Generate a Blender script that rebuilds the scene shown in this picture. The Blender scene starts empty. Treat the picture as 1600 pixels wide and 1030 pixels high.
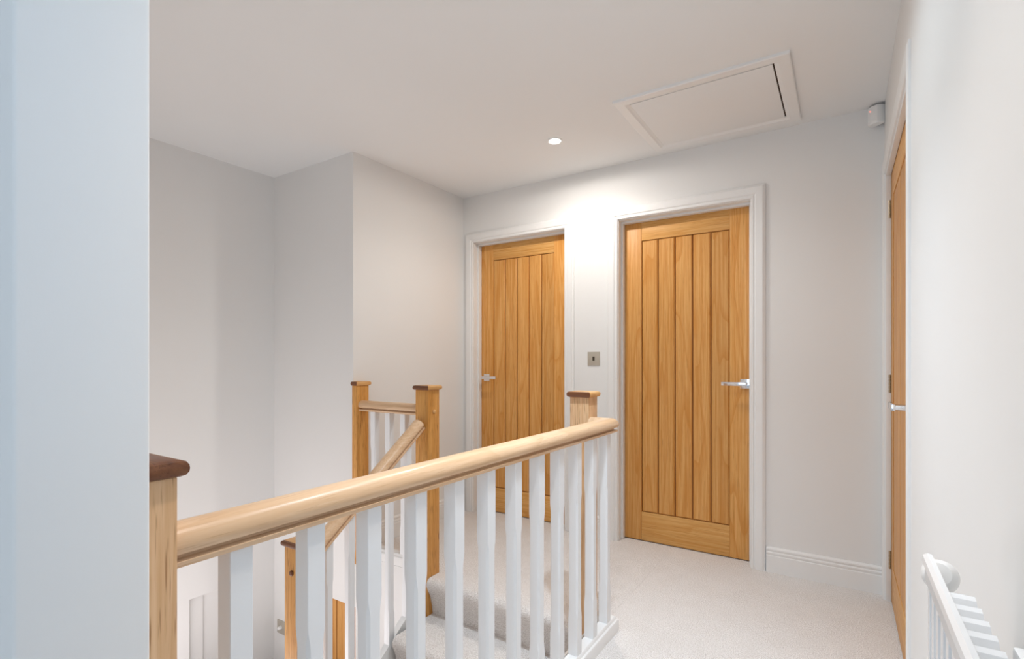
import bpy, bmesh, math, random
from mathutils import Vector, Matrix
random.seed(4)
S = bpy.context.scene
COL = S.collection

# ------------------------------------------------------------------ camera, world, lights, exposure
YAW = 0.5762
cd = bpy.data.cameras.new('camera'); cam = bpy.data.objects.new('camera', cd); COL.objects.link(cam)
cam.location = (0, 0, 1.121); cam.rotation_euler = (math.pi/2, 0, YAW)
cd.sensor_width = 36; cd.sensor_fit = 'HORIZONTAL'; cd.lens = 36*797.3/1600; cd.shift_y = 49.7/1600
cd.clip_start = 0.02; cd.clip_end = 60
S.camera = cam

W = bpy.data.worlds.new('world'); S.world = W; W.use_nodes = True
W.node_tree.nodes['Background'].inputs[0].default_value = (0.75, 0.87, 1.0, 1)
W.node_tree.nodes['Background'].inputs[1].default_value = 1.0

def area(name, loc, rot, sx, sy, power, col, spread=math.pi):
    d = bpy.data.lights.new(name, 'AREA'); d.shape = 'RECTANGLE'; d.size = sx; d.size_y = sy
    d.energy = power; d.color = col; d.spread = spread
    o = bpy.data.objects.new(name, d); COL.objects.link(o); o.location = loc; o.rotation_euler = rot
    return o
def spot(name, loc, power, col, size=150, blend=.7, r=.035):
    d = bpy.data.lights.new(name, 'SPOT'); d.energy = power; d.color = col
    d.spot_size = math.radians(size); d.spot_blend = blend; d.shadow_soft_size = r
    o = bpy.data.objects.new(name, d); COL.objects.link(o); o.location = loc
    return o
WARM = (1.0, 0.90, 0.78)
# daylight through window_1 in the right wall, beside the camera
area('daylight_window', (0.32, 0.25, 1.60), (0, math.radians(90), 0), 1.05, .66, 5.5, (0.53, 0.75, 1.0))
# added fill light, as if daylight through added_window at the end of the landing behind the camera
area('fill_landing_end', (-0.28, -1.96, 1.35), (math.radians(90), 0, 0), 0.8, 1.9, 10, (0.68, 0.83, 1.0))
# recessed ceiling lamps (beam and wider reflector spill): the one in view, one near the camera inferred from handrail shadows, one mid-landing added as unseen fill
spot('downlight_lamp', (-1.346, 2.509, 2.335), 29, (1.0, .95, .89), 162, .6)
spot('downlight_spill', (-1.346, 2.509, 2.330), 10, (1.0, .95, .89), 180, .2)
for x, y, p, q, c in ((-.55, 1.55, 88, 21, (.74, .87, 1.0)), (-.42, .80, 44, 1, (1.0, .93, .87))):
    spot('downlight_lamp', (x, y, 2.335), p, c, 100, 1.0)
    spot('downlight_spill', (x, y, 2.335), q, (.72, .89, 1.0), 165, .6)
# added fill light with no lamp behind it, brightening stairwell walls and ceiling
area('stairwell_fill', (-2.45, .85, -.75), (math.radians(165), 0, 0), 1.1, 0.8, 13, (1, .95, .97))

S.view_settings.view_transform = 'Standard'; S.view_settings.look = 'None'
S.view_settings.gamma = 1; S.view_settings.use_curve_mapping = False
S.view_settings.exposure = 0.05

# ------------------------------------------------------------------ materials
def srgb(r, g, b):
    f = lambda c: (c/255/12.92) if c/255 <= .04045 else ((c/255+.055)/1.055)**2.4
    return (f(r), f(g), f(b), 1)
class NT:
    def __init__(s, name):
        s.m = bpy.data.materials.new(name); s.m.use_nodes = True
        s.t = s.m.node_tree; s.b = s.t.nodes['Principled BSDF']
    def n(s, typ, **kw):
        nd = s.t.nodes.new(typ)
        for k, v in kw.items():
            if k.startswith('i_'): nd.inputs[k[2:].replace('_', ' ')].default_value = v
            else: setattr(nd, k, v)
        return nd
    def l(s, a, b): s.t.links.new(a, b)
def paint(name, col, rough=.6, bump=.02, scale=400, spec=.3):
    k = NT(name); k.b.inputs['Roughness'].default_value = rough
    k.b.inputs['Specular IOR Level'].default_value = spec
    tc = k.n('ShaderNodeTexCoord'); nz = k.n('ShaderNodeTexNoise', i_Scale=2.0, i_Detail=3.0)
    k.l(tc.outputs['Object'], nz.inputs['Vector'])
    mx = k.n('ShaderNodeMixRGB'); mx.inputs[1].default_value = col
    mx.inputs[2].default_value = tuple(c*.97 for c in col[:3])+(1,)
    k.l(nz.outputs[0], mx.inputs[0]); k.l(mx.outputs[0], k.b.inputs['Base Color'])
    n2 = k.n('ShaderNodeTexNoise', i_Scale=float(scale), i_Detail=2.0); k.l(tc.outputs['Object'], n2.inputs['Vector'])
    bp = k.n('ShaderNodeBump', i_Strength=bump, i_Distance=.002)
    k.l(n2.outputs[0], bp.inputs['Height']); k.l(bp.outputs[0], k.b.inputs['Normal'])
    return k.m
def oak(name, axis, light, mid, dark, rough=.42, fine=1.0, fleck=.35, bands=6.0):
    """grain runs along axis (0,1,2); every object gets its own board from the log"""
    k = NT(name); k.b.inputs['Roughness'].default_value = rough; k.b.inputs['Specular IOR Level'].default_value = .35
    tc = k.n('ShaderNodeTexCoord'); oi = k.n('ShaderNodeObjectInfo')
    off = k.n('ShaderNodeVectorMath', operation='SCALE'); off.inputs[0].default_value = (7.3, 4.1, 5.7)
    k.l(oi.outputs['Random'], off.inputs['Scale'])
    ad = k.n('ShaderNodeVectorMath', operation='ADD'); k.l(tc.outputs['Object'], ad.inputs[0]); k.l(off.outputs[0], ad.inputs[1])
    def mapped(across, along):
        mp = k.n('ShaderNodeMapping'); sc = [across]*3; sc[axis] = along
        mp.inputs['Scale'].default_value = sc; k.l(ad.outputs[0], mp.inputs['Vector']); return mp
    m1 = mapped(bands, .55); n1 = k.n('ShaderNodeTexNoise', i_Scale=1.0, i_Detail=2.0, i_Roughness=.5, i_Distortion=.6)
    k.l(m1.outputs[0], n1.inputs['Vector'])
    mu = k.n('ShaderNodeMath', operation='MULTIPLY'); mu.inputs[1].default_value = 9.0; k.l(n1.outputs[0], mu.inputs[0])
    fr = k.n('ShaderNodeMath', operation='FRACT'); k.l(mu.outputs[0], fr.inputs[0])      # growth rings
    m2 = mapped(110*fine, 2.4); n2 = k.n('ShaderNodeTexNoise', i_Scale=1.0, i_Detail=4.0, i_Roughness=.65)
    k.l(m2.outputs[0], n2.inputs['Vector'])
    m3 = mapped(420*fine, 14.0); n3 = k.n('ShaderNodeTexNoise', i_Scale=1.0, i_Detail=1.0); k.l(m3.outputs[0], n3.inputs['Vector'])
    r1 = k.n('ShaderNodeValToRGB'); e = r1.color_ramp.elements
    e[0].position = .30; e[0].color = mid; e[1].position = .70; e[1].color = light; k.l(n2.outputs[0], r1.inputs[0])
    r2 = k.n('ShaderNodeValToRGB'); e = r2.color_ramp.elements
    e[0].position = 0; e[0].color = (.75,)*3+(1,); e[1].position = .35; e[1].color = (0, 0, 0, 1)
    x = r2.color_ramp.elements.new(.97); x.color = (.12,)*3+(1,); x = r2.color_ramp.elements.new(1.0); x.color = (.75,)*3+(1,)
    k.l(fr.outputs[0], r2.inputs[0])
    mx = k.n('ShaderNodeMixRGB'); k.l(r2.outputs[0], mx.inputs[0]); k.l(r1.outputs[0], mx.inputs[1]); mx.inputs[2].default_value = mid
    r3 = k.n('ShaderNodeValToRGB'); e = r3.color_ramp.elements
    e[0].position = .60; e[0].color = (0, 0, 0, 1); e[1].position = .74; e[1].color = (fleck,)*3+(1,); k.l(n3.outputs[0], r3.inputs[0])
    mx2 = k.n('ShaderNodeMixRGB'); k.l(r3.outputs[0], mx2.inputs[0]); k.l(mx.outputs[0], mx2.inputs[1]); mx2.inputs[2].default_value = dark
    hs = k.n('ShaderNodeHueSaturation'); mr = k.n('ShaderNodeMapRange'); mr.inputs[3].default_value = .93; mr.inputs[4].default_value = 1.07
    k.l(oi.outputs['Random'], mr.inputs[0]); k.l(mr.outputs[0], hs.inputs['Value']); k.l(mx2.outputs[0], hs.inputs['Color'])
    k.l(hs.outputs[0], k.b.inputs['Base Color'])
    bp = k.n('ShaderNodeBump', i_Strength=.12, i_Distance=.001); k.l(n3.outputs[0], bp.inputs['Height']); k.l(bp.outputs[0], k.b.inputs['Normal'])
    return k.m
def metal(name, col, rough=.2):
    k = NT(name); k.b.inputs['Metallic'].default_value = 1
    tc = k.n('ShaderNodeTexCoord'); nz = k.n('ShaderNodeTexNoise', i_Scale=300.0); k.l(tc.outputs['Object'], nz.inputs['Vector'])
    mr = k.n('ShaderNodeMapRange'); mr.inputs[3].default_value = rough*.8; mr.inputs[4].default_value = rough*1.2
    k.l(nz.outputs[0], mr.inputs[0]); k.l(mr.outputs[0], k.b.inputs['Roughness']); k.b.inputs['Base Color'].default_value = col
    return k.m
def carpet():
    k = NT('carpet'); k.b.inputs['Roughness'].default_value = 1; k.b.inputs['Specular IOR Level'].default_value = .05
    tc = k.n('ShaderNodeTexCoord')
    a = k.n('ShaderNodeTexNoise', i_Scale=230.0, i_Detail=3.0, i_Roughness=.7); b = k.n('ShaderNodeTexNoise', i_Scale=9.0, i_Detail=4.0)
    v = k.n('ShaderNodeTexVoronoi', i_Scale=190.0)
    for q in (a, b, v): k.l(tc.outputs['Object'], q.inputs['Vector'])
    r = k.n('ShaderNodeValToRGB'); e = r.color_ramp.elements
    e[0].position = .32; e[0].color = srgb(204, 196, 190); e[1].position = .60; e[1].color = srgb(250, 246, 243); k.l(a.outputs[0], r.inputs[0])
    mx = k.n('ShaderNodeMixRGB', blend_type='MULTIPLY'); mx.inputs[0].default_value = 1
    r2 = k.n('ShaderNodeValToRGB'); e = r2.color_ramp.elements
    e[0].position = .35; e[0].color = (.975, .97, .965, 1); e[1].position = .62; e[1].color = (1, 1, 1, 1); k.l(b.outputs[0], r2.inputs[0])
    k.l(r.outputs[0], mx.inputs[1]); k.l(r2.outputs[0], mx.inputs[2]); k.l(mx.outputs[0], k.b.inputs['Base Color'])
    sm = k.n('ShaderNodeMath', operation='ADD'); k.l(a.outputs[0], sm.inputs[0]); k.l(v.outputs[0], sm.inputs[1])
    bp = k.n('ShaderNodeBump', i_Strength=.7, i_Distance=.004); k.l(sm.outputs[0], bp.inputs['Height']); k.l(bp.outputs[0], k.b.inputs['Normal'])
    return k.m
M_wall = paint('wall_paint', srgb(240, 239, 237), .75)
M_ceil = paint('ceiling_paint', srgb(243, 243, 242), .8)
M_gloss = paint('white_gloss_trim', srgb(243, 242, 240), .35, .01, 120, .45)
M_bal = paint('white_baluster_paint', srgb(240, 241, 242), .4, .015, 90, .45)
M_rad = paint('radiator_enamel', srgb(240, 241, 242), .25, 0, 100, .5)
M_plastic = paint('white_plastic', srgb(246, 245, 243), .35, 0, 100, .5)
M_dark = paint('painted_gap_shade', srgb(60, 45, 35), .8)  # dark colour standing in for the shade inside narrow gaps
L, Md, Dk = srgb(232, 180, 112), srgb(206, 138, 60), srgb(150, 90, 34)
M_door_v = oak('oak_door_vertical_grain', 2, L, Md, Dk)
M_door_h = oak('oak_door_horizontal_grain', 0, srgb(236, 188, 120), srgb(214, 151, 74), Dk)
M_door_hy = oak('oak_door_horizontal_grain_side', 1, srgb(236, 188, 120), srgb(214, 151, 74), Dk)
M_groove = oak('oak_groove', 2, srgb(150, 92, 40), srgb(128, 74, 30), srgb(90, 50, 20))
M_newel = oak('oak_newel', 2, srgb(228, 172, 100), srgb(202, 140, 68), srgb(122, 70, 24), .4, .8, .8, 9)
M_newel_pale = oak('oak_newel_pale', 2, srgb(232, 196, 156), srgb(208, 162, 116), srgb(150, 104, 62), .45, .8, .75, 9)
M_rail_x = oak('oak_rail_x', 0, srgb(240, 207, 172), srgb(221, 182, 142), srgb(178, 132, 88), .33, .8, .3)
M_rail_y = oak('oak_rail_y', 1, srgb(240, 207, 172), srgb(221, 182, 142), srgb(178, 132, 88), .30, .8, .3)
M_cap = oak('oak_cap_long_grain', 1, srgb(232, 184, 124), srgb(212, 156, 94), srgb(160, 104, 52), .35, .6, .4)
M_end = oak('oak_end_grain', 0, srgb(136, 88, 56), srgb(100, 58, 34), srgb(66, 34, 18), .35, .5, .6)
M_chrome = metal('chrome', (.82, .82, .84, 1), .12)
M_nickel = paint('brushed_nickel', srgb(196, 188, 174), .32, 0, 100, .6); M_nickel.node_tree.nodes['Principled BSDF'].inputs['Metallic'].default_value = .35
M_brass = metal('hinge_metal', (.42, .33, .22, 1), .3)
M_lead = paint('dark_rocker', srgb(70, 62, 50), .4)
M_carpet = carpet()
def emit(name, col, s):
    k = NT(name); k.b.inputs['Emission Color'].default_value = col; k.b.inputs['Emission Strength'].default_value = s
    k.b.inputs['Base Color'].default_value = col; return k.m
M_lamp = emit('lamp_glow', (1, .93, .83, 1), 30)
M_led = emit('red_led', (1, .25, .2, 1), 1.2)
k = NT('window_glass'); k.b.inputs['Transmission Weight'].default_value = 1; k.b.inputs['Roughness'].default_value = 0; M_glass = k.m

# ------------------------------------------------------------------ helpers
def box(bm, x0, x1, y0, y1, z0, z1, mi=0, bev=0):
    x0, x1 = sorted((x0, x1)); y0, y1 = sorted((y0, y1)); z0, z1 = sorted((z0, z1))
    vs = [bm.verts.new((x, y, z)) for x in (x0, x1) for y in (y0, y1) for z in (z0, z1)]
    fs = []
    for q in ((0, 1, 3, 2), (4, 6, 7, 5), (0, 4, 5, 1), (2, 3, 7, 6), (0, 2, 6, 4), (1, 5, 7, 3)):
        f = bm.faces.new([vs[i] for i in q]); f.material_index = mi; fs.append(f)
    if bev:
        es = list({e for f in fs for e in f.edges})
        bmesh.ops.bevel(bm, geom=es, offset=bev, segments=2, profile=.6, affect='EDGES', clamp_overlap=True)
    return vs
def obj(name, bm, mats, parent=None, loc=(0, 0, 0), smooth=True):
    bmesh.ops.recalc_face_normals(bm, faces=bm.faces)
    me = bpy.data.meshes.new(name); bm.to_mesh(me); bm.free()
    if not isinstance(mats, (list, tuple)): mats = [mats]
    for m in mats: me.materials.append(m)
    if smooth:
        me.shade_smooth()
        try: me.set_sharp_from_angle(angle=math.radians(32))
        except Exception: pass
    o = bpy.data.objects.new(name, me); COL.objects.link(o); o.location = loc
    if parent: o.parent = parent
    return o
def B(*boxes, bev=0):
    bm = bmesh.new()
    for b in boxes: box(bm, *b, bev=bev)
    return bm
def empty(name, loc=(0, 0, 0), rz=0, **kw):
    o = bpy.data.objects.new(name, None); COL.objects.link(o); o.location = loc; o.rotation_euler = (0, 0, rz)
    o.empty_display_size = .1
    for a, b in kw.items(): o[a] = b
    return o
def tag(o, label, cat, group=None):
    o['label'] = label; o['category'] = cat
    if group: o['group'] = group
    return o
def struct(name, bm, mats, label=None, loc=(0, 0, 0)):
    o = obj(name, bm, mats, None, loc); o['kind'] = 'structure'
    if label: o['label'] = label
    return o
def sstruct(o, label):
    o['kind'] = 'structure'; o['label'] = label; return o
def sweep(bm, prof, path, up=Vector((0, 0, 1)), closed_prof=True, caps=True):
    """sweep 2D profile (side, up) along a polyline with mitred corners"""
    n = len(path); P = [Vector(p) for p in path]; rings = []
    for i, p in enumerate(P):
        d0 = (P[i]-P[i-1]).normalized() if i > 0 else None
        d1 = (P[i+1]-P[i]).normalized() if i < n-1 else None
        if d0 is None: d0 = d1
        if d1 is None: d1 = d0
        s0 = d0.cross(up).normalized(); s1 = d1.cross(up).normalized()
        m = (s0+s1); m = m/(m.length_squared)*2 if m.length > 1e-6 else s0
        u0 = s0.cross(d0).normalized(); u1 = s1.cross(d1).normalized(); u = (u0+u1).normalized()
        rings.append([bm.verts.new(p+m*a+u*b) for a, b in prof])
    k = len(prof)
    for i in range(n-1):
        for j in range(k if closed_prof else k-1):
            bm.faces.new((rings[i][j], rings[i][(j+1) % k], rings[i+1][(j+1) % k], rings[i+1][j]))
    if caps:
        bm.faces.new(rings[0][::-1]); bm.faces.new(rings[-1])
def lathe(bm, prof, axis='z', seg=20, c=(0, 0, 0)):
    rings = []
    for r, h in prof:
        ring = []
        for i in range(seg):
            a = 2*math.pi*i/seg; x, y = r*math.cos(a), r*math.sin(a)
            v = {'z': (x, y, h), 'y': (x, h, y), 'x': (h, x, y)}[axis]
            ring.append(bm.verts.new((v[0]+c[0], v[1]+c[1], v[2]+c[2])))
        rings.append(ring)
    for a, b in zip(rings, rings[1:]):
        for i in range(seg): bm.faces.new((a[i], a[(i+1) % seg], b[(i+1) % seg], b[i]))
    bm.faces.new(rings[0]); bm.faces.new(rings[-1][::-1])

# ------------------------------------------------------------------ setting
C = 2.351; YW = 3.035; XR = .165; XL = -2.41; XF = -3.20; Y2 = 2.0; LF = -2.32
D1 = (-2.296, -1.569); D2 = (-1.165, -.437); DH = 1.987
FL = 0.0
# floor: carpeted landing with a rounded nosing towards the stairs
bm = bmesh.new()
prof = [(1.990, -.10), (1.976, -.070), (1.966, -.050), (1.961, -.035), (1.962, -.021), (1.969, -.009), (1.980, -.002), (1.995, 0)]
def strip(bm, pts, x0, x1):
    a = [bm.verts.new((x0, y, z)) for y, z in pts]; b = [bm.verts.new((x1, y, z)) for y, z in pts]
    for i in range(len(pts)-1): bm.faces.new((a[i], a[i+1], b[i+1], b[i]))
    return a, b
box(bm, -.86, XR+.4, -2.1, 3.6, -.25, 0)
box(bm, XL-.1, -.861, 2.03, 3.6, -.25, -.0005)
strip(bm, [(2.03, -.21)]+[(2.010, -.205), (2.002, -.15)]+prof+[(2.04, 0)], -1.799, -.986)
struct('floor', bm, M_carpet, 'beige carpet of the upper landing')
struct('ceiling', B((XF-.2, 1.2, -2.2, 3.7, C, C+.1)), M_ceil, 'white ceiling over landing and stairwell')
# back wall with two door openings
ja = .028
struct('wall_back', B((XL-.1, D1[0]-ja, YW, YW+.12, -.02, C), (D1[1]+ja, D2[0]-ja, YW, YW+.12, -.02, C), (D2[1]+ja, .6, YW, YW+.12, -.02, C),
    (D1[0]-ja, D1[1]+ja, YW, YW+.12, DH+ja, C), (D2[0]-ja, D2[1]+ja, YW, YW+.12, DH+ja, C)), M_wall, 'white wall holding the two front facing oak doors')
# right wall with door_3 and window openings
D3 = (1.95, 2.965); WN = (-.10, .60); WZ = (1.05, 2.10)
struct('wall_right', B((XR, XR+.14, D3[1]+.03, YW, -.02, C), (XR, XR+.14, D3[0]-.03, D3[1]+.03, DH+.03, C), (XR, XR+.14, WN[1], D3[0]-.03, -.02, C),
    (XR, XR+.14, WN[0], WN[1], -.02, WZ[0]), (XR, XR+.14, WN[0], WN[1], WZ[1], C), (XR, XR+.14, -2.0, WN[0], -.02, C)), M_wall, 'white wall at the right behind the radiator')
struct('wall_left', B((XL-.12, XL, Y2+.12, YW, -.3, C), bev=0), M_wall, 'pale wall left of the landing behind the rear newel post')
# return wall and wall below the landing, with the lower oak door opening
n3x_ = -1.83; LD = (-2.636, -2.39); LT = -.315
struct('wall_stair_end', B((XF-.12, XL, Y2, Y2+.12, -.25, C), (XL, n3x_, Y2, Y2+.12, -.25, -.001), (n3x_, -.7, Y2+.03, Y2+.10, LT+.03, -.03), (XF-.12, LD[0]-.03, Y2, Y2+.12, LF, -.25), (LD[0]-.03, LD[0], Y2, Y2+.12, LF, LT),
    (LD[1]+.0, n3x_, Y2, Y2+.12, LF, LT), (n3x_, -.7, Y2+.03, Y2+.12, LF, -.25), (LD[0]-.03, n3x_, Y2, Y2+.12, LT, -.25)), M_wall, 'grey shaded wall of the stairwell facing the camera')
CD = (1.476, 1.84)
struct('gap_shade_strip', B((XF-.10, XF-.06, CD[0]-.006, CD[0]+.001, LF, -.272)), M_dark)  # dark strip set behind the cupboard door edge as painted gap shade
struct('wall_far_left', B((XF-.12, XF, .28, CD[0]-.006, LF, C), (XF-.12, XF, CD[0]-.006, CD[1], -.27, C), (XF-.12, XF, CD[1], Y2, LF, C)), M_wall, 'grey shaded far wall of the stairwell')
# nib wall beside the camera
bm = B((XF-.12, -.72, .161, .286, LF, C))
es = [e for e in bm.edges if all(v.co.x > -1 for v in e.verts) and abs(e.verts[0].co.z-e.verts[1].co.z) > 1]
bmesh.ops.bevel(bm, geom=es, offset=.004, segments=3, profile=.5, affect='EDGES')
struct('wall_near_left', bm, M_wall, 'pale blue daylit wall end at the left edge of the picture')
struct('wall_landing_left', B((-1.0, -.88, -2.1, .161, -.02, C)), M_wall)
bmw = B((-1.0, -.70, -2.12, -2.0, -.02, C), (.14, XR+.14, -2.12, -2.0, -.02, C), (-.70, .14, -2.12, -2.0, -.02, .38), (-.70, .14, -2.12, -2.0, 2.32, C)); struct('wall_rear', bmw, M_wall)
struct('wall_stairwell_side', B((-.94, -.862, .286, 2.1, LF, -.25)), M_wall)
struct('wall_beyond', B((-3.0, 1.2, 3.6, 3.7, -.25, C), (XL-.12, XL-.02, 3.155, 3.6, -.25, C), (-1.42, -1.30, YW+.12, 3.6, -.02, C), (.575, .68, 1.5, 3.6, -.25, C), (XR+.14, .575, 1.5, 1.6, -.02, C)), M_wall)
struct('floor_lower', B((XF-.2, -.7, .1, 2.2, LF-.1, LF)), M_carpet, 'carpet of the hall below the stairwell')

# base plinth skirting boards
bprof = [(0, 0), (-.018, 0), (-.018, .088), (-.014, .091), (-.014, .096), (-.0165, .099), (-.0165, .106), (-.012, .110), (-.012, .116), (-.015, .119), (-.014, .126), (-.006, .132), (0, .132)]
def skirting(name, p0, p1, label):
    bm = bmesh.new(); sweep(bm, [(-a, b) for a, b in bprof], [p0, p1])
    return struct(name, bm, M_gloss, label)
def sk(name, p0, p1, label, flip=False):
    bm = bmesh.new(); s = -1 if flip else 1
    sweep(bm, [(s*a, b) for a, b in bprof], [p0, p1]); return struct(name, bm, M_gloss, label)
# path direction chosen so that the board lies on the room side of the wall
sk('baseboard_back', (-.345, YW, 0), (XR, YW, 0), 'white moulded skirting board between right front door and corner', True)
sk('baseboard_middle', (-1.488, YW, 0), (-1.248, YW, 0), 'white skirting board between the two front facing doors', True)
sk('baseboard_left', (XL, 2.09, 0), (XL, YW-.09, 0), 'white skirting board along the pale wall behind the rear balustrade', True)
o = sk('baseboard_right', (XR, 1.89, 0), (XR, -1.9, 0), 'white skirting board under the radiator', True)

# ------------------------------------------------------------------ door sets (local: x along width, -y towards room, z up)
aprof = [(0, 0), (0, .008), (.003, .012), (.012, .013), (.015, .010), (.019, .010), (.024, .015), (.050, .0175), (.058, .0175), (.061, .014), (.065, .013), (.070, .010), (.070, 0)]
def trim_set(name, loc, rz, w, depth, label, aw=.07, stop=.012, seth=.036, pk=1):
    """lining, stop and architrave round an opening of clear width w, height DH (local origin: left clear edge on wall face)"""
    t = empty(name, loc, rz, kind='structure', label=label)
    g = .004
    # lining
    obj('lining', B((-stop-.014, -stop, 0, .12, 0, DH+stop)), M_gloss, t)
    obj('lining', B((w+stop, w+stop+.014, 0, .12, 0, DH+stop)), M_gloss, t)
    obj('lining', B((-stop-.014, w+stop+.014, 0, .12, DH+stop, DH+stop+.014)), M_gloss, t)
    y0, y1 = depth-seth, depth-.001
    obj('door_stop', B((-stop, 0, y0, y1, 0, DH+stop), bev=.001), M_gloss, t)
    obj('door_stop', B((w, w+stop, y0, y1, 0, DH+stop), bev=.001), M_gloss, t)
    obj('door_stop', B((0, w, y0, y1, DH, DH+stop), bev=.001), M_gloss, t)
    # architrave: three mitred lengths
    e = stop+.004; k = aw/.07
    def piece(p0, d0, p1, d1, out):
        bm = bmesh.new(); ra = []; rb = []
        for u, v in aprof:
            u *= k; v *= pk
            ra.append(bm.verts.new((p0[0]+d0[0]*u, -v, p0[1]+d0[1]*u))); rb.append(bm.verts.new((p1[0]+d1[0]*u, -v, p1[1]+d1[1]*u)))
        n = len(ra)
        for i in range(n): bm.faces.new((ra[i], ra[(i+1) % n], rb[(i+1) % n], rb[i]))
        bm.faces.new(ra); bm.faces.new(rb[::-1]); obj('architrave', bm, M_gloss, t)
    H = DH+e
    piece((-e, 0), (-1, 0), (-e, H), (-1, 1), 0)
    piece((w+e, 0), (1, 0), (w+e, H), (1, 1), 0)
    piece((-e, H), (-1, 1), (w+e, H), (1, 1), 0)
    return t
def lever(parent, x, z, direction, y=0, ln=.118):
    """chrome lever on a square rose; local axes of the door, front towards -y"""
    r = obj('handle', B((x-.026, x+.026, y-.009, y, z-.026, z+.026), bev=.0015), M_chrome, parent); r['label'] = 'chrome lever handle on a square rose'
    bm = bmesh.new(); lathe(bm, [(.011, y-.009), (.0105, y-.012), (.0105, y-.048), (.0105, y-.058)], 'y', 18, (x, 0, z)); obj('neck', bm, M_chrome, r)
    bm = bmesh.new(); x0, x1 = sorted((x-direction*.011, x+direction*ln)); box(bm, x0, x1, y-.062, y-.050, z-.0105, z+.0105, bev=.0025); obj('lever', bm, M_chrome, r)
    return r
def oak_door(name, loc, rz, w, handle_x, direction, label, hz=.995, hinges=None, side=False, H=DH):
    """leaf: two stiles, two rails, five V-jointed planks"""
    d = empty(name, loc, rz, kind='structure', label=label)
    st = .117; x0, x1 = -.010, w+.010; z0, z1 = .006, H+.008; g = .0012; th = .040
    zt, zb = 1.874, .182
    zt = min(zt, H-.11)
    for a, b in ((x0, x0+st), (x1-st, x1)):
        obj('stile', B((a, b, 0, th, z0, z1), bev=.0015), M_door_v, d)
    obj('rail', B((x0+st+g*.4, x1-st-g*.4, 0.0003, th, zt, z1), bev=.0012), M_door_h, d)
    obj('rail', B((x0+st+g*.4, x1-st-g*.4, 0.0003, th, z0, zb), bev=.0012), M_door_h, d)
    a, b = x0+st, x1-st; pw = (b-a)/5; gr = .0035
    obj('groove_backing', B((a, b, .014, th-.004, zb, zt)), M_groove, d)
    for i in range(5):
        bm = bmesh.new(); p0, p1 = a+i*pw+gr*.85, a+(i+1)*pw-gr*.85
        box(bm, p0, p1, .002, .018, zb+gr, zt-gr)
        es = [e for e in bm.edges if all(v.co.y < .003 for v in e.verts)]
        bmesh.ops.bevel(bm, geom=es, offset=.0055, segments=1, affect='EDGES')
        obj('plank', bm, M_door_v, d)
    if handle_x is not None: lever(d, handle_x, hz, direction)
    for hzz in (hinges or ()):
        bm = bmesh.new(); xx = hinges[hzz] if isinstance(hinges, dict) else x0
        for q in range(5):
            lathe(bm, [(.0058, -.042+q*.017), (.0065, -.041+q*.017), (.0065, -.0265+q*.017), (.0058, -.0255+q*.017)], 'z', 12, (xx, -.006, hzz))
        box(bm, xx-.002, xx+.013, -.0015, .0005, hzz-.042, hzz+.042)
        h = obj('hinge', bm, M_brass, d); h['label'] = 'dull brass butt hinge'
    return d
w = D1[1]-D1[0]; dep = .078
trim_set('trim_1', (D1[0], YW, 0), 0, w, dep, 'white moulded architrave round the left front facing door')
oak_door('door_1', (D1[0], YW+dep, 0), 0, w, .052, 1, 'left of the two front facing oak plank doors, partly behind the balustrade', 1.0)
w2 = D2[1]-D2[0]
trim_set('trim_2', (D2[0], YW, 0), 0, w2, dep, 'white moulded architrave round the right front facing door')
oak_door('door_2', (D2[0], YW+dep, 0), 0, w2, w2-.024, -1, 'right of the two front facing oak plank doors, seen whole', .995)
# door_3 in the right wall: local -y must face -X  -> rotate so that local x runs towards -Y
w3 = D3[1]-D3[0]-.024
trim_set('trim_3', (XR, D3[1]-.012, 0), -math.pi/2, w3, .022, 'white architrave round the oak door in the right wall', aw=.062, seth=.021, pk=.6)
oak_door('door_3', (XR+.022, D3[1]-.012, 0), -math.pi/2, w3, w3-.045, -1, 'oak plank door in the right wall, seen edge on', .975, hinges={1.83: -.004, 1.016: -.004, .196: -.004})
# lower hall doors
wl = LD[1]-LD[0]
d4 = empty('door_4', (LD[0], Y2+.03, LF), 0, kind='structure', label='narrow oak door low in the stairwell wall, seen between the balusters')
obj('stile', B((-.02, .035, 0, .04, .01, LT-LF+.01), bev=.002), M_door_v, d4)
obj('plank', B((.042, wl-.002, .002, .04, .01, LT-LF+.01), bev=.002), M_door_v, d4)
d5 = empty('door_5', (XF-.03, CD[0], LF), 0, kind='structure', label='white cupboard door low on the far stairwell wall')
cw = CD[1]-CD[0]-.004; ch = -.274-LF
obj('stile', B((-.03, .0, 0.002, .085, 0.01, ch), bev=.004), M_gloss, d5)
obj('stile', B((-.03, .0, cw-.085, cw, 0.01, ch), bev=.004), M_gloss, d5)
obj('rail', B((-.03, .0, .085, cw-.085, ch-.012, ch)), M_gloss, d5)
obj('panel', B((-.03, -.014, .085, cw-.085, 0.01, ch-.012)), M_gloss, d5)

# window_1 above the radiator (beside the camera)
wd = empty('window_1', (XR, WN[0], WZ[0]), 0, kind='structure', label='white framed window above the radiator')
a, b = WN[1]-WN[0], WZ[1]-WZ[0]
obj('window_frame', B((.06, .12, 0, .05, 0, b), (.06, .12, a-.05, a, 0, b), (.06, .12, .05, a-.05, 0, .05), (.06, .12, .05, a-.05, b-.05, b), (.065, .115, a/2-.025, a/2+.025, .05, b-.05)), M_gloss, wd)
obj('window_pane', B((.088, .092, .05, a/2-.025, .05, b-.05)), M_glass, wd)
obj('window_pane', B((.088, .092, a/2+.025, a-.05, .05, b-.05)), M_glass, wd)
obj('window_sill', B((-.03, .06, -.03, a+.03, -.025, 0), bev=.004), M_gloss, wd)

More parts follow.
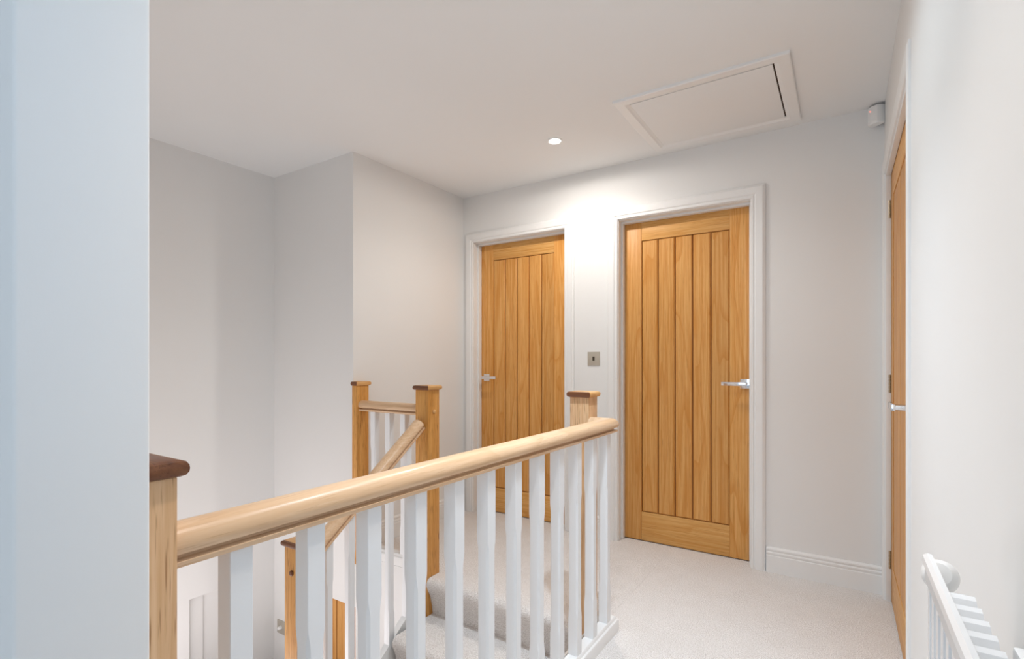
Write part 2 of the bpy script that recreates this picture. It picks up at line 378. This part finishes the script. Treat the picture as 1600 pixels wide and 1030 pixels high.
wd = empty('added_window', (-.70, -2.0, .38), 0, kind='structure', label='added unseen window for the fill light at the end of the landing behind the camera')  # made up to carry the landing-end fill light
obj('window_frame', B((0, .84, -.12, -.06, 0, .05), (0, .84, -.12, -.06, 1.89, 1.94), (0, .05, -.12, -.06, .05, 1.89), (.79, .84, -.12, -.06, .05, 1.89)), M_gloss, wd)
obj('window_pane', B((.05, .79, -.092, -.088, .05, 1.89)), M_glass, wd)

# ------------------------------------------------------------------ loft hatch, downlights, sensor, switch
hx0, hx1, hy0, hy1 = -.918, -.178, 2.285, 2.955
h = empty('loft_hatch', (0.5*(hx0+hx1), .5*(hy0+hy1), C)); tag(h, 'white framed loft hatch flush in the ceiling above the right front door', 'loft hatch')
X, Y = (hx1-hx0)/2, (hy1-hy0)/2; f = .062
def mitre_frame(side):
    bm = bmesh.new()
    pr_ = [(0, 0), (0, -.010), (.004, -.013), (f-.018, -.013), (f-.012, -.008), (f-.004, -.006), (f, -.004), (f, 0)]
    # u measured inwards from the outer edge
    cs = {0: ((-X, -Y), (X, -Y)), 1: ((X, -Y), (X, Y)), 2: ((X, Y), (-X, Y)), 3: ((-X, Y), (-X, -Y))}[side]
    R = []
    for cx, cy in cs: R.append([bm.verts.new((cx-math.copysign(u, cx), cy-math.copysign(u, cy), v)) for u, v in pr_])
    n = len(pr_)
    for i in range(n): bm.faces.new((R[0][i], R[0][(i+1) % n], R[1][(i+1) % n], R[1][i]))
    bm.faces.new(R[0]); bm.faces.new(R[1][::-1]); return bm
for s in range(4): obj('frame', mitre_frame(s), M_gloss, h)
obj('panel', B((-X+f+.002, X-f-.006, -Y+f+.002, Y-f-.002, -.007, -.001), bev=.001), M_ceil, h)
p = obj('painted_shadow_gap', B((X-f-.006, X-f, -Y+f, Y-f, -.0015, -.0005)), M_dark, h)  # dark strip painting in the shadow along the panel edge

def downlight(x, y, label, grp=None):
    d = empty('downlight', (x, y, C)); tag(d, label, 'downlight')
    bm = bmesh.new(); seg = 32
    pr_ = [(.030, -.001), (.031, -.006), (.036, -.008), (.041, -.006), (.043, -.0005)]
    rings = [[bm.verts.new((r*math.cos(2*math.pi*i/seg), r*math.sin(2*math.pi*i/seg), z)) for i in range(seg)] for r, z in pr_]
    for a_, b_ in zip(rings, rings[1:]):
        for i in range(seg): bm.faces.new((a_[i], a_[(i+1) % seg], b_[(i+1) % seg], b_[i]))
    obj('bezel', bm, M_gloss, d)
    bm = bmesh.new(); lathe(bm, [(.001, -.013), (.012, -.012), (.022, -.009), (.0295, -.004), (.030, -.001), (.001, -.001)], 'z', 32); obj('lamp', bm, M_lamp, d)
downlight(-1.346, 2.509, 'glowing round recessed downlight in the ceiling above the stair head')
downlight(-.55, 1.55, 'added fill downlight over the middle of the landing, just above the top edge of the picture')  # unseen fitting added to lift the dim back right corner
downlight(-.42, .80, 'recessed downlight over the landing nearest the camera, out of view above')

# passive infrared sensor in the corner
s = empty('motion_sensor', (XR-.034, YW-.034, 2.255), math.radians(-45)); tag(s, 'small white motion sensor high in the corner above the right wall door', 'motion sensor')
bm = bmesh.new()
hw = .034; outline = [(-hw, .018), (-hw, -.006), (-hw*.72, -.022), (0, -.028), (hw*.72, -.022), (hw, -.006), (hw, .018)]
a_ = [bm.verts.new((x*.94, y*.9, 0)) for x, y in outline]; m1 = [bm.verts.new((x, y, .006)) for x, y in outline]
m2 = [bm.verts.new((x, y, .080)) for x, y in outline]; b_ = [bm.verts.new((x*.94, y*.9, .085)) for x, y in outline]
for p_, q_ in ((a_, m1), (m1, m2), (m2, b_)):
    for i in range(7): bm.faces.new((p_[i], p_[(i+1) % 7], q_[(i+1) % 7], q_[i]))
bm.faces.new(a_); bm.faces.new(b_[::-1]); obj('housing', bm, M_plastic, s)
bm = bmesh.new(); o2 = [(-.018, -.0245), (-.010, -.0290), (0, -.0300), (.010, -.0290), (.018, -.0245)]
A = [bm.verts.new((x, y, .012)) for x, y in o2]; Bv = [bm.verts.new((x, y, .045)) for x, y in o2]
for i in range(4): bm.faces.new((A[i], A[i+1], Bv[i+1], Bv[i]))
obj('lens', bm, M_plastic, s)
bm = bmesh.new(); lathe(bm, [(.0025, -.031), (.0025, -.025)], 'y', 10, (-.006, 0, .062)); o = obj('indicator_light', bm, M_led, s); o['label'] = 'tiny red indicator light'

sw = empty('light_switch', (-1.345, YW, 1.138)); tag(sw, 'square brushed nickel light switch between the two front facing doors', 'light switch')
obj('plate', B((-.042, .042, -.005, 0, -.044, .044), bev=.0015), M_nickel, sw)
obj('rocker', B((-.007, .007, -.008, -.004, -.013, .013), bev=.001), M_lead, sw)
for q in (-.032, .032):
    bm = bmesh.new(); lathe(bm, [(.0025, -.0058), (.003, -.005), (.003, -.003)], 'y', 10, (q, 0, 0)); obj('screw', bm, M_nickel, sw)
sw = empty('light_switch', (-3.115, Y2, -.637)); tag(sw, 'small chrome switch plate with white knob on the stairwell wall below the landing', 'light switch')
obj('plate', B((-.043, .043, -.006, 0, -.043, .043), bev=.0015), M_nickel, sw)
bm = bmesh.new(); lathe(bm, [(.013, -.006), (.013, -.012), (.011, -.024), (.008, -.027), (.002, -.028)], 'y', 16); obj('knob', bm, M_plastic, sw)

# ------------------------------------------------------------------ staircase
NS = .088                                  # newel section
n3x = -1.845; nY = 2.014; n2x = -.940; n1x = -.8175
ov = .0
RISE, GO = .195, .262
st = empty('staircase', (-1.33, 2.0, LF)); tag(st, 'carpeted staircase with white strings going down between the newel posts', 'staircase')
def add_part(name, bm, m, parent):
    for v in bm.verts: v.co -= parent.location
    return obj(name, bm, m, parent)
SX0, SX1 = -1.80, -.942
for i in range(1, 4):                       # treads below the landing, running towards -Y
    z = -RISE*i; yb = 2.008-GO*(i-1); yn = yb-GO-.022
    bm = bmesh.new()
    pts = [(yb, z-.02), (yb, z)] + [(yn+.034, z), (yn+.019, z-.002), (yn+.008, z-.009), (yn+.001, z-.021), (yn, z-.035), (yn+.005, z-.050), (yn+.014, z-.07), (yn+.024, z-.10), (yn+.030, z-RISE)]
    a_, b_ = strip(bm, pts, SX0, SX1)
    bm.faces.new((a_[0], a_[-1], b_[-1], b_[0])) if False else None
    add_part('step', bm, M_carpet, st)
q0 = 2.008-GO*3
bm = B((SX0-.1, SX1, .29, q0, -RISE*4-.05, -RISE*4)); add_part('quarter_landing', bm, M_carpet, st)
for i in range(1, 8):                       # second flight towards -X
    z = -RISE*(4+i); x = SX0-.1-GO*(i-1)
    if x-GO < XF+.0: break
    add_part('step', B((x-GO-.02, x, .29, q0-.02, z-RISE, z), bev=.012), M_carpet, st)
def zs(y, off=0): return -.168+.735*(y-1.836)+off
# closed outer string between the rear newel and the lower newel
bm = bmesh.new()
sy0, sy1 = 1.318, nY-NS/2+.012
for x in (-1.862, -1.828):
    pass
vs = []
for x in (-1.862, -1.828):
    vs.append([bm.verts.new((x, y, z)) for y, z in ((sy1, zs(sy1)), (sy0, zs(sy0)), (sy0, zs(sy0)-.30), (sy1, zs(sy1)-.30))])
for i in range(4): bm.faces.new((vs[0][i], vs[0][(i+1) % 4], vs[1][(i+1) % 4], vs[1][i]))
bm.faces.new(vs[0]); bm.faces.new(vs[1][::-1]); add_part('outer_string', bm, M_gloss, st)
add_part('inner_string', B((-.862, -.845, .75, 2.0, -1.0, -.19)), M_gloss, st) if False else None

# ------------------------------------------------------------------ balustrade pieces
def newel(parent, x0, x1, y0, y1, ztop, zbot, mat, oh=.011, pegs=(), capmats=None, cap_out=(1, 1, 1, 1)):
    """square oak post with bull-nosed cap; pegs: (axis, sign, along, z)"""
    cx, cy = (x0+x1)/2, (y0+y1)/2
    bm = B((x0-cx, x1-cx, y0-cy, y1-cy, 0, ztop-.024-zbot), bev=.0025)
    n = obj('newel_post', bm, mat, parent, Vector((cx, cy, zbot))-parent.location)
    # cap
    l, r, f_, b_ = cap_out
    X0, X1, Y0, Y1 = x0-oh*l-cx, x1+oh*r-cx, y0-oh*f_-cy, y1+oh*b_-cy; zt = ztop-zbot
    bm = bmesh.new(); prf = [(.009, -.024), (.0035, -.0215), (.0005, -.0165), (0, -.012), (.0005, -.0075), (.0035, -.0025), (.010, 0)]
    rings = [[bm.verts.new((a, b, zt+dz)) for a, b in ((X0+i*l, Y0+i*f_), (X1-i*r, Y0+i*f_), (X1-i*r, Y1-i*b_), (X0+i*l, Y1-i*b_))] for i, dz in prf]
    for p_, q_ in zip(rings, rings[1:]):
        for i in range(4):
            fc = bm.faces.new((p_[i], p_[(i+1) % 4], q_[(i+1) % 4], q_[i])); fc.material_index = 1 if i in (0, 2) else 0
    bm.faces.new(rings[0][::-1]); bm.faces.new(rings[-1])
    c = obj('newel_cap', bm, capmats or [M_cap, M_end], n)
    for ax, sg, al, z in pegs:
        bm = bmesh.new(); pp = [(.0095, -.002), (.0115, .002), (.0105, .006), (.0065, .009), (.001, .0095)]
        if ax == 'x':
            lathe(bm, [(r_, (x1-cx)+h_) for r_, h_ in pp], 'x', 16, (0, al-cy, z-zbot))
        else:
            lathe(bm, [(r_, (y0-cy)-h_) for r_, h_ in pp], 'y', 16, (al-cx, 0, z-zbot))
        obj('peg', bm, M_end if sg < 0 else M_cap, n)
    return n
def rail_profile(w=.065, hgt=.060):
    h_ = w/2
    half = [(.0, 0), (h_-.009, 0), (h_-.0045, .002), (h_-.003, .0095), (h_-.0045, .0105), (h_-.016, .0120), (h_-.0165, .0185), (h_-.004, .0205), (h_, .028), (h_, .036), (h_-.003, .045), (h_-.010, .053), (h_-.020, .0585), (0, hgt)]
    left = [(-a, b) for a, b in half[1:-1]][::-1]
    return half+left
RP = rail_profile()
def handrail(parent, path, mat, label=None, up=Vector((0, 0, 1))):
    bm = bmesh.new(); sweep(bm, RP, [Vector(p)-parent.location for p in path], up)
    o = obj('handrail', bm, mat, parent)
    if label: o['label'] = label
    return o
def baluster_mesh(z0, z1, s=.037, blk_b=.125, blk_t=.185, tr=.040, ch=.0062, dz0=0, dz1=0):
    """stop-chamfered square spindle; dz0/dz1 slope of the cut ends along y"""
    bm = bmesh.new(); h_ = s/2
    lv = [(z0, .0012), (z0+blk_b, .0012), (z0+blk_b+.004, .0012)]
    for i in range(1, 6): t = i/5; lv.append((z0+blk_b+.004+tr*t, .0012+(ch-.0012)*(3*t*t-2*t*t*t)))
    for i in range(6): t = i/5; lv.append((z1-blk_t-tr+tr*t, ch-(ch-.0012)*(3*t*t-2*t*t*t)))
    lv += [(z1-blk_t+.004, .0012), (z1, .0012)]
    rings = []
    for j, (z, c) in enumerate(lv):
        ring = []
        for x, y in ((-h_+c, -h_), (h_-c, -h_), (h_, -h_+c), (h_, h_-c), (h_-c, h_), (-h_+c, h_), (-h_, h_-c), (-h_, -h_+c)):
            zz = z + (dz0*y if j < 1 else 0) + (dz1*y if j == len(lv)-1 else 0)
            ring.append(bm.verts.new((x, y, zz)))
        rings.append(ring)
    for a_, b_ in zip(rings, rings[1:]):
        for i in range(8): bm.faces.new((a_[i], a_[(i+1) % 8], b_[(i+1) % 8], b_[i]))
    bm.faces.new(rings[0][::-1]); bm.faces.new(rings[-1]); bmesh.ops.recalc_face_normals(bm, faces=bm.faces)
    me = bpy.data.meshes.new('baluster'); bm.to_mesh(me); bm.free(); me.materials.append(M_bal); return me
def put(name, me, parent, loc):
    o = bpy.data.objects.new(name, me); COL.objects.link(o); o.parent = parent; o.location = Vector(loc)-parent.location; return o

RZ = .826
# landing balustrade
lb = empty('landing_balustrade', (n1x, 1.2, 0)); tag(lb, 'long oak topped white balustrade in the foreground, from left wall end to the stair head', 'balustrade')
newel(lb, n1x-.045, n1x+.045, .286, .340, .985, -.2, M_newel_pale, oh=.011, cap_out=(1, 1, 0, 1), capmats=[M_end, M_cap])['label'] = 'pale oak half newel post against the wall end'
newel(lb, n2x-NS/2, n2x+NS/2, nY-NS/2, nY+NS/2, .992, -.195, M_newel_pale)['label'] = 'oak newel post at the stair head'
handrail(lb, [(n1x, .340, RZ), (n1x, 1.993, RZ), (n2x+NS/2, 1.993, RZ)], M_rail_y)
me = baluster_mesh(.062, RZ+.001)
for i in range(12): put('baluster', me, lb, (n1x, .4446+.137*i, 0))
bprofile = [(-.0325, 0), (.0325, 0), (.0325, .040), (.030, .046), (.024, .050), (.022, .058), (.018, .062), (-.018, .062), (-.022, .058), (-.024, .050), (-.030, .046), (-.0325, .040)]
bm = bmesh.new(); sweep(bm, bprofile, [Vector(p)-lb.location for p in ((n1x, .340, 0), (n1x, 1.993, 0), (n2x+NS/2, 1.993, 0))]); obj('base_rail', bm, M_gloss, lb)
bm = B((n1x-.0445, n1x-.036, .29, 1.96, -.26, .045)); add_part('apron', bm, M_gloss, lb)
# rear balustrade
rb = empty('rear_balustrade', (-2.1, nY, 0)); tag(rb, 'short level balustrade beyond the stairs between two oak newel posts', 'balustrade')
newel(rb, XL, XL+.042, nY-NS/2+.022, nY+NS/2+.022, 1.003, -.06, M_newel, cap_out=(0, 1, 1, 1))['label'] = 'oak half newel post fixed to the left wall'
newel(rb, n3x-NS/2, n3x+NS/2, nY-NS/2+.005, nY+NS/2+.005, .995, -.225, M_newel, pegs=[('x', 1, nY+.005, .858)])['label'] = 'oak newel post with round peg where the stair rail ends'
handrail(rb, [(XL+.042, nY+.02, .832), (n3x-NS/2, nY+.02, .832)], M_rail_x)
bm = bmesh.new(); sweep(bm, bprofile, [Vector(p)-rb.location for p in ((XL+.042, nY+.02, 0), (n3x-NS/2, nY+.02, 0))]); obj('base_rail', bm, M_gloss, rb)
me2 = baluster_mesh(.062, .833)
for i in range(3): put('baluster', me2, rb, (-2.262+.118*i, nY+.02, 0))
# stair balustrade
sb = empty('stair_balustrade', (n3x, 1.273, 0)); tag(sb, 'sloping oak handrail and white balusters going down beside the stairs', 'balustrade')
n4y0, n4y1 = 1.230, 1.318
newel(sb, n3x-NS/2-.008, n3x+NS/2-.008, n4y0, n4y1, .398, -.9, M_newel, pegs=[('y', -1, n3x-.002, .275)])['label'] = 'lower oak newel post with dark peg'
SL = .735
def zr(y): return .772+SL*(y-1.975)
handrail(sb, [(n3x, nY-NS/2+.004, zr(nY-NS/2+.004)), (n3x, n4y1, zr(n4y1))], M_rail_y)
for i in range(5):
    y = 1.395+.118*i; z0 = zs(y)-.0; z1 = zr(y)+.004
    me3 = baluster_mesh(z0, z1, .035, .12, .15, dz0=SL, dz1=SL); put('baluster', me3, sb, (n3x, y, 0))

# ------------------------------------------------------------------ radiator on the right wall
rd = empty('radiator', (XR-.05, .2, .15)); tag(rd, 'white panel radiator with top grille in the bottom right corner', 'radiator')
rx0, rx1, ry0, ry1, rz0, rz1 = .083, .158, -.40, .805, .16, .885
bm = bmesh.new()                            # fluted front panel
n = 34; pts = []
y = ry1-.006-n*.0333
for i in range(n):
    for dy, dx in ((0, 0), (.008, 0), (.012, .010), (.021, .010), (.025, 0)): pts.append((y+dy, rx0+.004+dx))
    y += .0333
pts.append((ry1, rx0+.004)); pts.insert(0, (ry0, rx0+.004))
a_ = [bm.verts.new((x, y_, rz0)) for y_, x in pts]; b_ = [bm.verts.new((x, y_, rz1-.034)) for y_, x in pts]
for i in range(len(pts)-1): bm.faces.new((a_[i], a_[i+1], b_[i+1], b_[i]))
bk0 = [bm.verts.new((rx0+.016, y_, z)) for y_ in (ry0, ry1) for z in (rz0, rz1-.034)]
bm.faces.new((bk0[0], bk0[1], bk0[3], bk0[2]))
add_part('front_panel', bm, M_rad, rd)
bm = bmesh.new(); prf = [(rx0+.003, rz1-.037), (rx0+.001, rz1-.032), (rx0+.001, rz1-.016), (rx0-.002, rz1-.010), (rx0-.001, rz1-.003), (rx0+.003, rz1), (rx0+.008, rz1-.001), (rx0+.010, rz1-.012), (rx0+.010, rz1-.037)]
A = [bm.verts.new((x, ry0, z)) for x, z in prf]; Bv = [bm.verts.new((x, ry1, z)) for x, z in prf]
for i in range(len(prf)): j = (i+1) % len(prf); bm.faces.new((A[i], A[j], Bv[j], Bv[i]))
bm.faces.new(A); bm.faces.new(Bv[::-1]); add_part('top_band', bm, M_rad, rd)
add_part('rear_panel', B((rx1-.016, rx1-.004, ry0, ry1-.10, rz0, rz1-.05), bev=.004), M_rad, rd)
# convector fins seen from above, curved blades
y = ry0+.02; me = None
bm = bmesh.new()
fp = [(-.011, -.020), (-.006, -.008), (.002, .0), (.009, .002), (.010, -.001), (.004, -.004), (-.003, -.012), (-.008, -.024)]
A = [bm.verts.new((rx0+.011, a, b)) for a, b in fp]; Bv = [bm.verts.new((.115, a, b)) for a, b in fp]
for i in range(len(fp)): j = (i+1) % len(fp); bm.faces.new((A[i], A[j], Bv[j], Bv[i]))
bm.faces.new(A); bm.faces.new(Bv[::-1]); bmesh.ops.recalc_face_normals(bm, faces=bm.faces)
me = bpy.data.meshes.new('grille_slat'); bm.to_mesh(me); bm.free(); me.materials.append(M_rad)
y = .70
while y > ry0+.03:
    put('grille_slat', me, rd, (0, y, rz1-.012)); y -= .030
bm = bmesh.new(); box(bm, .150, XR-.0015, .44, .48, .60, .83, bev=.003); add_part('wall_bracket', bm, M_rad, rd)
# valve head: rounded white knob on a collar beyond the grille
vh = bmesh.new(); lathe(vh, [(.004, -.026), (.013, -.024), (.018, -.017), (.0195, -.006), (.0185, .006), (.0165, .014), (.015, .017), (.0165, .019), (.0165, .026), (.010, .028), (.002, .028)], 'y', 28)
o = obj('valve_head', vh, M_plastic, rd, Vector((.103, .838, .848))-rd.location); o.rotation_euler = (math.radians(-25), 0, math.radians(-12))
bm = B((.105, .125, .76, .80, .70, .845), bev=.004); add_part('valve_body', bm, M_rad, rd)
